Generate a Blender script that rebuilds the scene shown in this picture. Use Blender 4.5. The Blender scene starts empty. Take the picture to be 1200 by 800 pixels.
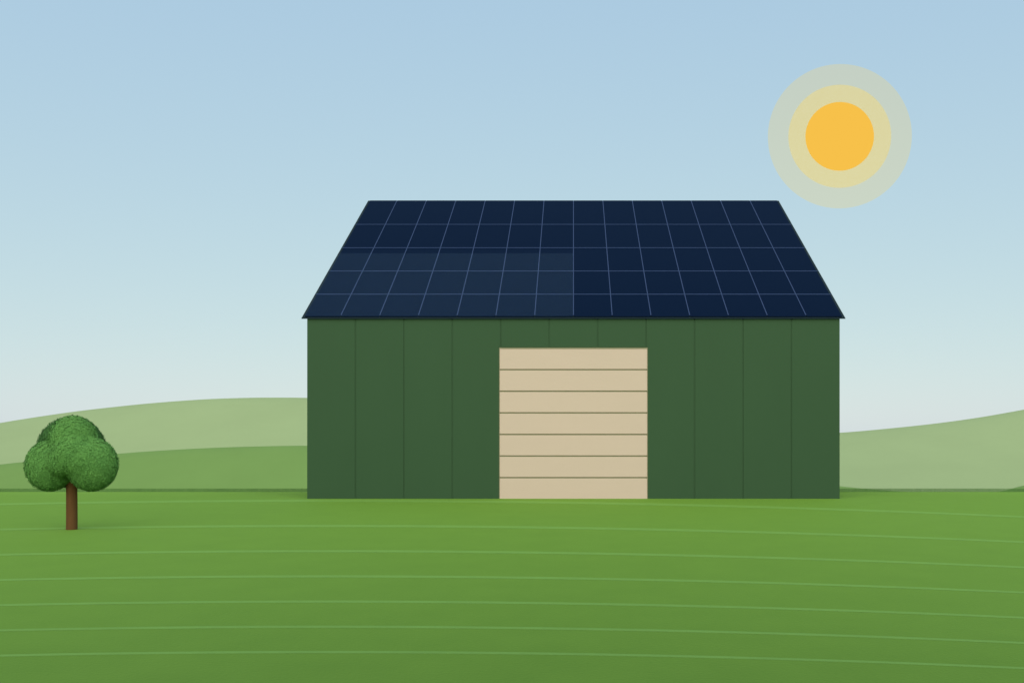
import bpy, bmesh, math, random
import numpy as np
from mathutils import Vector, Matrix

random.seed(7)
S = bpy.context.scene
COL = S.collection
R = math.radians

# ------------------------------------------------------------------ camera (f in px of a 1200 px wide picture)
F, PX, PY, EYE = 973.0, 672.0, 512.0, 1.895
cam = bpy.data.cameras.new('camera')
cam_o = bpy.data.objects.new('camera', cam)
COL.objects.link(cam_o)
cam.sensor_width = 36.0
cam.lens = F / 1200 * 36.0
cam.shift_x = -(PX - 600) / 1200
cam.shift_y = (PY - 400) / 1200
cam.clip_end = 9000
cam_o.location = (0, 0, EYE)
cam_o.rotation_euler = (R(90), 0, 0)
S.camera = cam_o


def at(px, py, y):
    """a point of the place: picture column and row at distance y"""
    return Vector(((px - PX) / F * y, y, EYE + (PY - py) / F * y))


def ground_y(py):
    return EYE * F / (py - PY)


def lin(r, g, b):
    def c(v):
        v /= 255.0
        return v / 12.92 if v < 0.04045 else ((v + 0.055) / 1.055) ** 2.4
    return (c(r), c(g), c(b))


# ------------------------------------------------------------------ light
EXPO = 1.8
GAIN = 2 ** EXPO
SUN_EL = 32.0
S.view_settings.view_transform = 'Standard'
S.view_settings.look = 'None'
S.view_settings.gamma = 1.0
S.view_settings.use_curve_mapping = False
S.view_settings.exposure = EXPO
world = bpy.data.worlds.new('World')
S.world = world
world.use_nodes = True
wn = world.node_tree
sky = wn.nodes.new('ShaderNodeTexSky')
sky.sky_type = 'NISHITA'
sky.sun_disc = False
sky.sun_elevation = R(SUN_EL)
sky.sun_rotation = R(180)
sky.air_density = 1.5
sky.dust_density = 0.3
sky.ozone_density = 0.5
gm = wn.nodes.new('ShaderNodeGamma')
gm.inputs['Gamma'].default_value = 0.30
tint = wn.nodes.new('ShaderNodeMix')
tint.data_type = 'RGBA'
tint.blend_type = 'MULTIPLY'
tint.inputs[0].default_value = 1.0
tint.inputs[7].default_value = (0.630, 0.606, 0.179, 1)
wn.links.new(sky.outputs[0], gm.inputs['Color'])
wn.links.new(gm.outputs[0], tint.inputs[6])
veil = wn.nodes.new('ShaderNodeMix')              # an even veil of thin high cloud over the clear sky
veil.data_type = 'RGBA'
veil.blend_type = 'ADD'
veil.inputs[0].default_value = 1.0
veil.inputs[7].default_value = (0.0, 0.282, 1.151, 1)
wn.links.new(tint.outputs[2], veil.inputs[6])
wn.links.new(veil.outputs[2], wn.nodes['Background'].inputs['Color'])
wn.nodes['Background'].inputs['Strength'].default_value = 0.15

lamp = bpy.data.lights.new('front_fill', 'SUN')
lamp.energy = 0.68
lamp.angle = R(100)
lamp.color = (1.0, 0.95, 0.87)
lamp_o = bpy.data.objects.new('front_fill', lamp)
COL.objects.link(lamp_o)
lamp_o.rotation_euler = (R(90 - SUN_EL), 0, 0)      # added light from behind the camera for the front, opposite the visible sun
lamp_o.location = (0, -30, 40)


# ------------------------------------------------------------------ materials
def mat(name, rgb, rough=0.8, spec=0.2, var=0.06, scale=3.0, detail=5.0, stretch=(1, 1, 1), bump=0.0,
        bump_scale=40.0, sheen=0.0, sheen_rgb=(1, 1, 1), sheen_rough=0.4, hue=0.0):
    """Principled material; the colour wanders by +-var with a soft noise laid in object space"""
    m = bpy.data.materials.new(name)
    m.use_nodes = True
    nt = m.node_tree
    p = nt.nodes['Principled BSDF']
    p.inputs['Roughness'].default_value = rough
    p.inputs['Specular IOR Level'].default_value = spec
    p.inputs['Sheen Weight'].default_value = sheen
    p.inputs['Sheen Tint'].default_value = (*sheen_rgb, 1)
    p.inputs['Sheen Roughness'].default_value = sheen_rough
    tc = nt.nodes.new('ShaderNodeTexCoord')
    mp = nt.nodes.new('ShaderNodeMapping')
    mp.inputs['Scale'].default_value = stretch
    nt.links.new(tc.outputs['Object'], mp.inputs['Vector'])
    nz = nt.nodes.new('ShaderNodeTexNoise')
    nz.inputs['Scale'].default_value = scale
    nz.inputs['Detail'].default_value = detail
    nz.inputs['Roughness'].default_value = 0.6
    nt.links.new(mp.outputs[0], nz.inputs['Vector'])
    rp = nt.nodes.new('ShaderNodeValToRGB')
    rp.color_ramp.elements[0].position = 0.3
    rp.color_ramp.elements[1].position = 0.7
    lo, hi = 1 - var, 1 + var
    rp.color_ramp.elements[0].color = (rgb[0] * lo * (1 - hue), rgb[1] * lo, rgb[2] * lo, 1)
    rp.color_ramp.elements[1].color = (rgb[0] * hi * (1 + hue), rgb[1] * hi, rgb[2] * hi, 1)
    nt.links.new(nz.outputs['Fac'], rp.inputs['Fac'])
    nt.links.new(rp.outputs['Color'], p.inputs['Base Color'])
    if bump:
        n2 = nt.nodes.new('ShaderNodeTexNoise')
        n2.inputs['Scale'].default_value = bump_scale
        n2.inputs['Detail'].default_value = 4
        nt.links.new(mp.outputs[0], n2.inputs['Vector'])
        b = nt.nodes.new('ShaderNodeBump')
        b.inputs['Strength'].default_value = bump
        b.inputs['Distance'].default_value = 0.02
        nt.links.new(n2.outputs['Fac'], b.inputs['Height'])
        nt.links.new(b.outputs['Normal'], p.inputs['Normal'])
    return m


def glow_mat(name, e, t=None):
    """gives off light e; lets the share t of what is behind through"""
    m = bpy.data.materials.new(name)
    m.use_nodes = True
    nt = m.node_tree
    nt.nodes.remove(nt.nodes['Principled BSDF'])
    out = nt.nodes['Material Output']
    em = nt.nodes.new('ShaderNodeEmission')
    em.inputs['Color'].default_value = (*[max(0.0, v) / GAIN for v in e], 1)
    if t is None:
        nt.links.new(em.outputs[0], out.inputs['Surface'])
    else:
        tr = nt.nodes.new('ShaderNodeBsdfTransparent')
        tr.inputs['Color'].default_value = (t, t, t, 1)
        ad = nt.nodes.new('ShaderNodeAddShader')
        nt.links.new(em.outputs[0], ad.inputs[0])
        nt.links.new(tr.outputs[0], ad.inputs[1])
        nt.links.new(ad.outputs[0], out.inputs['Surface'])
    return m


ALB = {  # base colours
    'field': (0.091, 0.176, 0.0252),
    'line': (0.13, 0.245, 0.056),
    'far_hill': (0.362, 0.432, 0.194),  # haze of distance put into the paler base colour
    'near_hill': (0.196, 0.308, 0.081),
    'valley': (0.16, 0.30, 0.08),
    'verge': (0.07, 0.167, 0.033),
    'wall': (0.0437, 0.0955, 0.038),
    'door': (0.7, 0.525, 0.385),
    'door_gap': (0.28, 0.27, 0.15),
    'roof': (0.0185, 0.031, 0.035),
    'panel': (0.0034, 0.0104, 0.0295),
    'rail': (0.033, 0.055, 0.124),
    'leaf': (0.130, 0.306, 0.067),
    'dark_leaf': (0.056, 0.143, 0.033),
    'trunk': (0.15, 0.07, 0.0245),
}
M = {
    'field': mat('short_grass', ALB['field'], 0.9, 0.1, 0.05, 1.2, 8, bump=0.15, bump_scale=30, hue=0.02,
                 sheen=0.35, sheen_rgb=(0.56, 1.0, 0.11), sheen_rough=0.35),
    'line': mat('mown_grass', ALB['line'], 0.9, 0.1, 0.06, 2.0, 8, bump=0.12, bump_scale=30,
                sheen=0.35, sheen_rgb=(0.56, 1.0, 0.11), sheen_rough=0.35),
    'far_hill': mat('hazed_pasture', ALB['far_hill'], 0.95, 0.05, 0.025, 0.03, 6),
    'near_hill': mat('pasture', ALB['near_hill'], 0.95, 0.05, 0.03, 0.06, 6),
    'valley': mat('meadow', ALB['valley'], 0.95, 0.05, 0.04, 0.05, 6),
    'verge': mat('long_grass', ALB['verge'], 0.9, 0.1, 0.1, 4.0),
    'wall': mat('green_steel', ALB['wall'], 0.6, 0.15, 0.025, 0.6, 5, (1, 1, 0.3), bump=0.03, bump_scale=6),
    'door': mat('cream_paint', ALB['door'], 0.6, 0.2, 0.012, 0.8, 5, (0.5, 1, 2), bump=0.02, bump_scale=8),
    'door_gap': mat('olive_gap', ALB['door_gap'], 0.8, 0.1, 0.03, 3.0),
    'roof': mat('slate_metal', ALB['roof'], 0.6, 0.02, 0.04, 2.0),
    'panel': mat('solar_cells', ALB['panel'], 0.5, 0.01, 0.03, 0.7, 3),
    'rail': mat('blue_grey_metal', ALB['rail'], 0.6, 0.2, 0.03, 2.0),
    'leaf': mat('leaves', ALB['leaf'], 0.8, 0.1, 0.10, 5.0, 4, hue=0.04),
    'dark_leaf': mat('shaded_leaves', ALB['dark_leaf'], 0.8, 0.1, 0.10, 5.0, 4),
    'trunk': mat('bark', ALB['trunk'], 0.9, 0.1, 0.12, 9.0, 5, (1, 1, 0.15), bump=0.3, bump_scale=30),
}


# ------------------------------------------------------------------ mesh helpers
def link(name, bm, m, parent=None, smooth=False, loc=(0, 0, 0)):
    me = bpy.data.meshes.new(name)
    bm.to_mesh(me)
    bm.free()
    if smooth:
        for p in me.polygons:
            p.use_smooth = True
    me.materials.append(m)
    o = bpy.data.objects.new(name, me)
    COL.objects.link(o)
    o.location = loc
    if parent:
        o.parent = parent
    return o


def thing(name, label, cat, loc):
    o = bpy.data.objects.new(name, None)
    COL.objects.link(o)
    o.location = loc
    o['label'] = label
    o['category'] = cat
    return o


def structure(o, label=None):
    o['kind'] = 'structure'
    if label:
        o['label'] = label
    return o


def box(bm, x0, x1, y0, y1, z0, z1, bevel=0.0):
    v = [bm.verts.new(p) for p in ((x0, y0, z0), (x1, y0, z0), (x1, y1, z0), (x0, y1, z0),
                                   (x0, y0, z1), (x1, y0, z1), (x1, y1, z1), (x0, y1, z1))]
    fs = [bm.faces.new([v[i] for i in q]) for q in
          ((3, 2, 1, 0), (4, 5, 6, 7), (0, 1, 5, 4), (1, 2, 6, 5), (2, 3, 7, 6), (3, 0, 4, 7))]
    if bevel:
        es = {e for f in fs for e in f.edges}
        bmesh.ops.bevel(bm, geom=list(es), offset=bevel, segments=1, affect='EDGES', profile=0.5)


def prism(bm, poly, axis, a, b):
    """poly: list of 2-D points; axis 'x' -> (y,z) outline pushed from x=a to b; 'y' -> (x,z) outline"""
    def p3(q, t):
        return (t, q[0], q[1]) if axis == 'x' else (q[0], t, q[1])
    A = [bm.verts.new(p3(q, a)) for q in poly]
    B = [bm.verts.new(p3(q, b)) for q in poly]
    n = len(poly)
    bm.faces.new(A)
    bm.faces.new(B[::-1])
    for i in range(n):
        bm.faces.new((A[i], B[i], B[(i + 1) % n], A[(i + 1) % n]))
    bmesh.ops.recalc_face_normals(bm, faces=bm.faces[:])


def smoothstep(a, b, x):
    t = min(1, max(0, (x - a) / (b - a)))
    return t * t * (3 - 2 * t)


# ------------------------------------------------------------------ ground
CREST0, CRESTA = 26.5, 0.0072          # the field bends down behind this line
VALLEY = -30.0


def field_z(y):
    if y < CREST0:
        return 0.0
    d = y - CREST0
    d1 = 0.15 / (2 * CRESTA)
    z = -CRESTA * d * d if d < d1 else -CRESTA * d1 * d1 - 0.15 * (d - d1)
    return max(VALLEY, z)


ys = [-60, -20, 0, 3, 6, 8, 10, 12, 14, 16, 18, 20, 22, 24, 25, 26] + [26.5 + 0.4 * i for i in range(1, 28)] \
    + [39, 42, 50, 70, 100, 150, 200, 226, 230, 260, 320, 450, 700, 1200, 2500, 6000]
xs = [-5000, -1500, -500, -200, -80, -40, -20, -10, 0, 10, 20, 40, 80, 200, 500, 1500, 5000]
bm = bmesh.new()
grid = [[bm.verts.new((x, y, field_z(y))) for x in xs] for y in ys]
for j in range(len(ys) - 1):
    for i in range(len(xs) - 1):
        bm.faces.new((grid[j][i], grid[j][i + 1], grid[j + 1][i + 1], grid[j + 1][i]))
field = structure(link('field', bm, M['field'], smooth=True))


# pale mown lines sweeping across the field
def line_row(px, k):
    return 590.7 - 0.02195 * px + 2.857e-5 * px * px + 29.55 * k


for k in range(7):
    bm = bmesh.new()
    prev = None
    for i in range(0, 121):
        px = -520 + i * 18
        r = line_row(px, k)
        ya, yb = ground_y(r - 1.22), ground_y(r + 1.22)          # far and near edge
        x = (px - PX) / F * 0.5 * (ya + yb)
        q = [bm.verts.new(v) for v in ((x, ya, -0.006), (x, ya, 0.004), (x, yb, 0.004), (x, yb, -0.006))]
        if prev:
            for c in range(3):
                bm.faces.new((prev[c], prev[c + 1], q[c + 1], q[c]))
        prev = q
    bmesh.ops.recalc_face_normals(bm, faces=bm.faces[:])
    if sum(f.normal.z for f in bm.faces) < 0:
        bmesh.ops.reverse_faces(bm, faces=bm.faces[:])
    structure(link('mown_line', bm, M['line']))


# ------------------------------------------------------------------ hills
def spline(pts, x):
    if x <= pts[0][0]:
        return pts[0][1]
    if x >= pts[-1][0]:
        return pts[-1][1]
    n = len(pts)
    for i in range(n - 1):
        if x <= pts[i + 1][0]:
            break

    def tan(j):
        a, b = max(0, j - 1), min(n - 1, j + 1)
        return (pts[b][1] - pts[a][1]) / (pts[b][0] - pts[a][0])
    x0, y0 = pts[i]
    x1, y1 = pts[i + 1]
    h = x1 - x0
    t = (x - x0) / h
    return ((2 * t ** 3 - 3 * t * t + 1) * y0 + (t ** 3 - 2 * t * t + t) * h * tan(i)
            + (-2 * t ** 3 + 3 * t * t) * y1 + (t ** 3 - t * t) * h * tan(i + 1))


FAR = [(-3500, 540), (-1600, 560), (-700, 572), (-300, 542), (-100, 513), (0, 496), (30, 490.8), (90, 482), (140, 476.2),
       (180, 472.2), (240, 467.8), (290, 466.0), (325, 465.7), (360, 466), (450, 469.5), (600, 482), (760, 499), (860, 508), (930, 509),
       (984, 506.8), (1040, 502), (1098, 495.8), (1150, 488.6), (1200, 479.8), (1300, 461), (1450, 440), (1700, 430), (2300, 480), (4000, 540)]
NEAR = [(-3000, 600), (-900, 610), (-400, 594), (-150, 562), (0, 544), (28, 541), (140, 531.2), (180, 528.2), (225, 525.6),
        (270, 523.7), (315, 522.5), (360, 522), (480, 524.5), (650, 536), (820, 552), (920, 562.5), (984, 569.3), (1010, 572),
        (1063, 576), (1118, 578), (1172, 576), (1191, 572), (1200, 569.4), (1300, 548), (1500, 525), (1900, 540), (3500, 600)]


def hill(name, m, pts, yc, depth, px0, px1, step):
    bm = bmesh.new()
    n = 28
    rows = []
    px = px0
    base = field_z(yc) - 6
    while px <= px1:
        x = (px - PX) / F * yc
        top = EYE + (PY - spline(pts, px)) / F * yc
        row = []
        for j in range(n + 1):
            v = -1 + 2 * j / n
            v = math.copysign(abs(v) ** 1.7, v)
            z = base + (top - base) * (1 - (math.sqrt(v * v + 0.0025) - 0.05) / (math.sqrt(1.0025) - 0.05))
            row.append(bm.verts.new((x, yc + v * depth, z)))
        rows.append(row)
        px += step
    for a, b in zip(rows, rows[1:]):
        for j in range(n):
            bm.faces.new((a[j], b[j], b[j + 1], a[j + 1]))
    return structure(link(name, bm, m, smooth=True))


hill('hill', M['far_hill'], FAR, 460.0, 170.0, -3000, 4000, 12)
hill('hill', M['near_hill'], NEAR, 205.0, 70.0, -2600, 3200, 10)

# ------------------------------------------------------------------ long grass on the brow of the field
bm = bmesh.new()
STEP = 0.007
for i in range(int(70 / STEP)):
    x = -36 + i * STEP + random.uniform(-0.0008, 0.0008)
    if abs(x) < 8.45:
        continue
    y = random.uniform(31.098, 31.102)
    z = field_z(y)
    top = at(PX, 572.0, y).z + random.uniform(-0.004, 0.002)
    w = STEP * 0.68
    lean = random.uniform(-0.004, 0.004)
    q = [(x - w / 2, y, z - 0.03), (x + w / 2, y, z - 0.03), (x + w / 2 + lean, y, top), (x - w / 2 + lean, y, top)]
    bm.faces.new([bm.verts.new(p) for p in q])
o = link('long_grass', bm, M['verge'])
o['kind'] = 'stuff'
o['label'] = 'thin strip of dark long grass along the far edge of the field'
o['category'] = 'grass'

# ------------------------------------------------------------------ barn
D = 25.6                                     # front wall
DE = 25.54                                   # eave
HW = 312 / F * D                             # half width of the walls
RW = 637.5 / F * DE / 2                        # half width of the roof
DR = 2 * RW * F / 481                        # ridge
ZE = at(PX, 372.6, DE).z
ZR = at(PX, 235.2, DR).z
RUN, RISE = DR - DE, ZR - ZE
SLOPE = math.atan2(RISE, RUN)
DB = 2 * DR - D                              # back wall
GROOVE = 0.045
barn = thing('barn', 'dark green metal barn with a cream door and solar panels on its roof', 'barn', (0, D, 0))


def under_roof(y):                           # underside of the roof at depth y
    t = (y - DE) / RUN if y <= DR else (2 * DR - DE - y) / RUN
    return ZE + RISE * t - 0.13


bm = bmesh.new()
DOOR_L, DOOR_R = (584.6 - PX) / F * D, (759.4 - PX) / F * D
DOOR_T = at(PX, 406.8, D).z
T = 0.10                                     # wall core depth
PR = 0.016                                   # how far the sheets stand proud of it
# core with a real door opening
fz = under_roof(D + T) - 0.02
box(bm, -HW, DOOR_L, PR, T, -0.3, fz)
box(bm, DOOR_R, HW, PR, T, -0.3, fz)
box(bm, DOOR_L, DOOR_R, PR, T, DOOR_T, fz)
# front sheets between the seams
edges = [-HW + 2 * HW * i / 11 for i in range(12)]
for i in range(11):
    a = edges[i] + (GROOVE / 2 if i else 0)
    b = edges[i + 1] - (GROOVE / 2 if i < 10 else 0)
    segs = [(a, b, -0.3)]
    if b > DOOR_L and a < DOOR_R:
        segs = []
        if a < DOOR_L:
            segs.append((a, DOOR_L, -0.3))
        if b > DOOR_R:
            segs.append((DOOR_R, b, -0.3))
        segs.append((max(a, DOOR_L), min(b, DOOR_R), DOOR_T))
    for s0, s1, z0 in segs:
        if s1 - s0 > 0.01:
            box(bm, s0, s1, 0, PR - 0.001, z0, fz + 0.03)
# gable sides in vertical sheets, back wall
DEPTH = DB - D
for sx in (-1, 1):
    n = 11
    for i in range(n):
        y0 = T + 0.002 + (DEPTH - 2 * T - .004) * i / n
        y1 = T + 0.002 + (DEPTH - 2 * T - .004) * (i + 1) / n
        mid = DR - D

        def pol(a, b):
            p = [(a, -4.0), (b, -4.0), (b, under_roof(D + b) - 0.02)]
            if a < mid < b:
                p.append((mid, under_roof(DR) - 0.02))
            p.append((a, under_roof(D + a) - 0.02))
            return p
        s = sx * HW
        prism(bm, pol(y0, y1), 'x', s - sx * T, s - sx * PR)
        g0 = GROOVE / 2 if i else 0
        g1 = GROOVE / 2 if i < n - 1 else 0
        prism(bm, pol(y0 + g0, y1 - g1), 'x', s - sx * (PR - 0.001), s)
box(bm, -HW, HW, DEPTH - T, DEPTH, -4.0, under_roof(DB - T) - 0.02)
box(bm, -HW + .15, HW - .15, T + .4, DEPTH - T - .01, -0.35, -0.25)      # floor slab inside
wall = link('wall', bm, M['wall'], barn)

# door: seven cream sections hung in an olive frame
door = None
bm = bmesh.new()
box(bm, DOOR_L + .003, DOOR_R - .003, 0.05, 0.085, -0.2, DOOR_T - .003)
for a, b in ((DOOR_L + .004, DOOR_L + .022), (DOOR_R - .022, DOOR_R - .004)):
    box(bm, a, b, 0.012, 0.049, -0.2, DOOR_T - .045)
box(bm, DOOR_L + .004, DOOR_R - .004, 0.012, 0.049, DOOR_T - .044, DOOR_T - .004)
door = link('door', bm, M['door_gap'], barn)
rows = [407.9, 433.0, 458.3, 483.6, 508.9, 534.2, 559.5, 584.6]
for a, b in zip(rows, rows[1:]):
    za = at(PX, a, D).z - (0.021 if a > 410 else 0.012)
    zb = at(PX, b, D).z + 0.021
    bm = bmesh.new()
    box(bm, DOOR_L + .023, DOOR_R - .023, 0.020, 0.0485, max(zb, -0.2) if b < 580 else -0.2, za, bevel=0.004)
    link('door_section', bm, M['door'], door)

# roof: slate coloured sheet metal, two slopes
bm = bmesh.new()
back_y = 2 * DR - DE - D
e = DE - D
th = 0.11
prism(bm, [(e, ZE), (DR - D, ZR), (back_y, ZE), (back_y, ZE - th), (DR - D, ZR - th), (e, ZE - th * 0.22)], 'x', -RW, RW)
roof = link('roof', bm, M['roof'], barn)
# the roof's own slope frame for what is mounted on it
L = math.hypot(RUN, RISE)
up = Vector((0, RUN, RISE)) / L
nrm = Vector((0, -RISE, RUN)) / L
slope = Matrix(((1, 0, 0, 0), (0, up.y, nrm.y, e), (0, up.z, nrm.z, ZE), (0, 0, 0, 1)))


def slope_t(py):                             # how far up the slope (m) a picture row lies
    k = (PY - py) / F
    # EYE + k*(DE+RUN*t) = ZE + RISE*t
    t = (EYE + k * DE - ZE) / (RISE - k * RUN)
    return t * L


def on_slope(o):
    o.matrix_local = slope
    return o


v_lines = [-RW + 2 * RW * k / 14 for k in range(15)]
r_lines = [0.0] + [slope_t(y) for y in (346.1, 318.9, 291.6, 264.2)] + [L]
EDGE = 0.095
proto = {}
cellsW = v_lines[1] - v_lines[0]
for j in range(5):
    for k in range(14):
        x0 = v_lines[k] + (EDGE if k == 0 else 0.012)
        x1 = v_lines[k + 1] - (EDGE if k == 13 else 0.012)
        s0 = r_lines[j] + (EDGE * .55 if j == 0 else 0.012)
        s1 = r_lines[j + 1] - (EDGE * .7 if j == 4 else 0.012)
        key = (j, 'l' if k == 0 else 'r' if k == 13 else 'm')
        if key not in proto:
            bm = bmesh.new()
            w, h = x1 - x0, s1 - s0
            box(bm, 0, w, 0, h, 0.003, 0.035, bevel=0.004)
            o = link('solar_panel', bm, M['panel'], roof)
            proto[key] = o
        else:
            o = proto[key].copy()
            COL.objects.link(o)
            o.parent = roof
        o.matrix_local = slope @ Matrix.Translation((x0, s0, 0))
# blue grey rails covering the joints
bm = bmesh.new()
RWD = 0.0145
for k in range(1, 14):
    cuts = [EDGE] + [r for r in r_lines[1:-1]] + [L - EDGE]
    for c0, c1 in zip(cuts, cuts[1:]):
        box(bm, v_lines[k] - RWD, v_lines[k] + RWD, c0 + .021, c1 - .021, 0.036, 0.044)
for r in r_lines[1:-1]:
    box(bm, -RW + EDGE * .5, RW - EDGE * .5, r - 0.020, r + 0.020, 0.0365, 0.0445)
on_slope(link('rail_grid', bm, M['rail'], roof))
# added translucent sheet that puts a roof sheen over the lower left panels
sm = bpy.data.materials.new('sheen_film')
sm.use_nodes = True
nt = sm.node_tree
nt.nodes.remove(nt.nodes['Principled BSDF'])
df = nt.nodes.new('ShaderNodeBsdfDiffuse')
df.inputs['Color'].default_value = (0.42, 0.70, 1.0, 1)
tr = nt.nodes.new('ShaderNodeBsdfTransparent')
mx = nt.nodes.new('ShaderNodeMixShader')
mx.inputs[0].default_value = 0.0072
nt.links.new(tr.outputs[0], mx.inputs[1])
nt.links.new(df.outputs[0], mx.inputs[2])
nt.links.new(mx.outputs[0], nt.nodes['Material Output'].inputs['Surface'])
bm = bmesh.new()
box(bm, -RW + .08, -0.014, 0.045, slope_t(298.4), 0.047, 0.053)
o = on_slope(link('sheen_sheet', bm, sm, roof))
o['label'] = 'slightly paler sheen on the lower left panels, made as a translucent sheet'

# ------------------------------------------------------------------ tree
TY = ground_y(620.0)
base = at(84.0, 620.0, TY)
tree = thing('tree', 'small round tree with a three lobed green crown on a straight brown trunk', 'tree', base)
SC = TY / F


def tube(bm, pts, radii, seg=14):
    rings = []
    for i, (p, r) in enumerate(zip(pts, radii)):
        d = (pts[min(i + 1, len(pts) - 1)] - pts[max(i - 1, 0)]).normalized()
        a = d.cross(Vector((0, 1, 0.01))).normalized()
        b = d.cross(a).normalized()
        rings.append([bm.verts.new(p + r * (1 + 0.03 * math.sin(5 * t + i)) * (math.cos(t) * a + math.sin(t) * b))
                      for t in [2 * math.pi * q / seg for q in range(seg)]])
    for A, B in zip(rings, rings[1:]):
        for q in range(seg):
            bm.faces.new((A[q], A[(q + 1) % seg], B[(q + 1) % seg], B[q]))
    bm.faces.new(rings[0][::-1])
    bm.faces.new(rings[-1])


bm = bmesh.new()
rt = 6.0 * SC * 0.985
tube(bm, [Vector((0, 0, z)) for z in (-0.15, 0.0, 0.1, 0.5, 0.9, 1.3)], [rt * 1.03, rt * 1.02, rt, rt * .99, rt * .97, rt * .8])
for dx, dz in ((-0.4, 1.45), (0.4, 1.5), (0.02, 1.9)):
    tube(bm, [Vector((0, 0, 1.05)), Vector((dx * .5, 0.02, 1.25)), Vector((dx, 0.0, dz))], [rt * .6, rt * .45, rt * .2], 8)
bmesh.ops.recalc_face_normals(bm, faces=bm.faces[:])
link('trunk', bm, M['trunk'], tree, smooth=True)


def lobe(px, py, rpx, dy, share):
    """centre and half axes of one rounded lobe of the crown, in the tree's own space"""
    y = TY + dy
    c = at(px, py, y) - base
    s = y / F
    tx, tz = (px - PX) / F, (PY - py) / F
    ry = rpx * s * share
    return (np.array(c), np.array((math.sqrt((rpx * s) ** 2 - (tx * ry) ** 2), ry, math.sqrt((rpx * s) ** 2 - (tz * ry) ** 2))))


def crown_dist(p, lobes, k):
    d = None
    for c, h in lobes:
        e = (np.linalg.norm((p - c) / h, axis=1) - 1) * h.min()
        if d is None:
            d = e
        else:
            t = np.clip(0.5 + 0.5 * (d - e) / k, 0, 1)
            d = d * (1 - t) + e * t - k * t * (1 - t)
    return d


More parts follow.
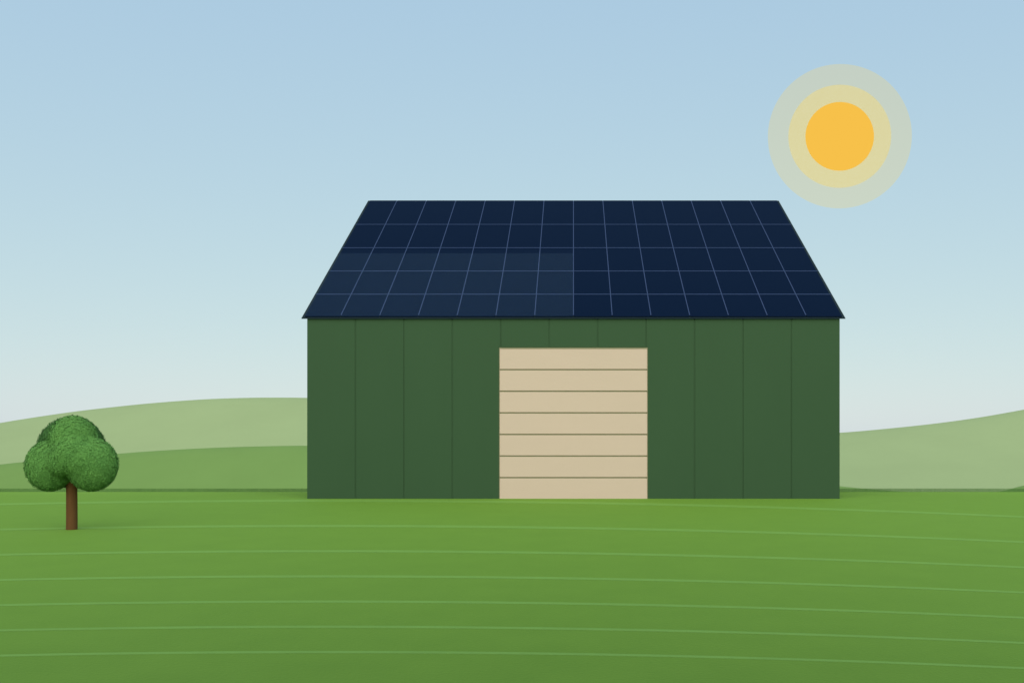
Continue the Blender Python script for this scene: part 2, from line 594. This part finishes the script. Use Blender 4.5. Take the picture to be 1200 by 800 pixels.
def foliage(lobes, k, m, leaves, core, label=None):
    """a leafy mass: a bumpy core with many separate leaf faces standing over it"""
    o3 = lobes[-1][0]
    bm = bmesh.new()
    bmesh.ops.create_icosphere(bm, subdivisions=5, radius=1.0)
    bm.verts.index_update()
    dirs = np.array([v.co.normalized()[:] for v in bm.verts])
    t = np.full(len(dirs), 1.6)
    hi = t.copy()
    done = np.zeros(len(dirs), bool)
    for _ in range(160):                                 # walk in from outside to the outermost skin
        ins = crown_dist(o3 + dirs * t[:, None], lobes, k) < 0
        done |= ins
        t = np.where(done, t, t - 0.01)
    p = o3 + dirs * t[:, None]
    eps = 1e-3
    g = np.stack([crown_dist(p + np.eye(3)[a] * eps, lobes, k) - crown_dist(p - np.eye(3)[a] * eps, lobes, k) for a in range(3)], 1)
    g /= np.linalg.norm(g, axis=1)[:, None]
    for v, q, n, d in zip(bm.verts, p, g, dirs):
        w = core + 0.010 * math.sin(23 * q[0] + 3) * math.sin(21 * q[2]) * math.cos(19 * q[1])
        v.co = Vector(q - n * w)
    for f in bm.faces:
        f.smooth = True
    tris = [[v.index for v in f.verts] for f in bm.faces]
    area = [float(np.linalg.norm(np.cross(p[b] - p[a], p[c] - p[a]))) for a, b, c in tris]
    for tri in random.choices(tris, weights=area, k=leaves):
        u, v = random.random(), random.random()
        if u + v > 1:
            u, v = 1 - u, 1 - v
        wts = (1 - u - v, u, v)
        n0 = Vector(sum(g[i] * w for i, w in zip(tri, wts))).normalized()
        q0 = Vector(sum(p[i] * w for i, w in zip(tri, wts))) - n0 * (random.random() ** 1.5 * core * 1.1 + 0.006)
        q0 += Vector((random.uniform(-.015, .015), random.uniform(-.015, .015), random.uniform(-.015, .015)))
        nn = (n0 + 0.16 * Vector((random.gauss(0, 1), random.gauss(0, 1), random.gauss(0, 1)))).normalized()
        a = Matrix.Rotation(random.uniform(0, 6.283), 3, nn) @ nn.orthogonal().normalized()
        b = nn.cross(a)
        l, w = random.uniform(0.018, 0.032), random.uniform(0.011, 0.019)
        bm.faces.new([bm.verts.new(x) for x in (q0 - a * l, q0 + b * w + nn * .004, q0 + a * l, q0 - b * w + nn * .004)])
    o = link('foliage', bm, m, tree)
    if label:
        o['label'] = label


foliage([lobe(84.0, 530.0, 43.2, 0.26, 0.6)], 0.05, M['dark_leaf'], 6000, 0.022, 'darker foliage behind the three front lobes')
foliage([lobe(58.2, 545.6, 30.6, -0.18, 0.75), lobe(108.0, 544.0, 32.2, -0.18, 0.75), lobe(86.0, 516.0, 30.2, -0.20, 0.75),
         lobe(71.0, 540.0, 19.0, -0.40, 0.8), lobe(96.0, 538.0, 20.0, -0.40, 0.8), lobe(84.0, 533.0, 24.0, -0.42, 0.75)], 0.07, M['leaf'], 15000, 0.022)

# ------------------------------------------------------------------ the sun in the sky with its two rings of glow
SY = 2400.0
sp = at(984.0, 160.0, SY)
sun = thing('sun', 'golden sun with two pale yellow rings of glow above the barn roof', 'sun', sp)


def lens(name, rpx, m):
    r = rpx / F * SY
    bm = bmesh.new()
    bmesh.ops.create_icosphere(bm, subdivisions=5, radius=1.0)
    for v in bm.verts:
        v.co = Vector((v.co.x * r, v.co.y * r * 0.3, v.co.z * r))
    return link(name, bm, m, sun, smooth=True)


SKYC = lin(183, 210, 226)
OUT_T, IN_T = 0.70, 0.55
to, ti = math.sqrt(OUT_T), math.sqrt(IN_T)
out_target, in_target = lin(201, 211, 197), lin(221, 214, 163)
e_out = [max(0, (a - OUT_T * s) / (1 + to)) for a, s in zip(out_target, SKYC)]
e_in = [max(0, (a - eo * (1 + to * IN_T) - OUT_T * IN_T * s) / to / (1 + ti)) for a, eo, s in zip(in_target, e_out, SKYC)]
disc_t = lin(247, 193, 74)
e_disc = [(d - eo - to * ei) / (to * ti) for d, eo, ei in zip(disc_t, e_out, e_in)]
lens('disc', 40.0, glow_mat('sun_disc_light', e_disc))
lens('glow_ring', 60.0, glow_mat('inner_glow_light', e_in, ti))
lens('glow_ring', 84.0, glow_mat('outer_glow_light', e_out, to))

S.cycles.transparent_max_bounces = 32
S.cycles.use_denoising = True
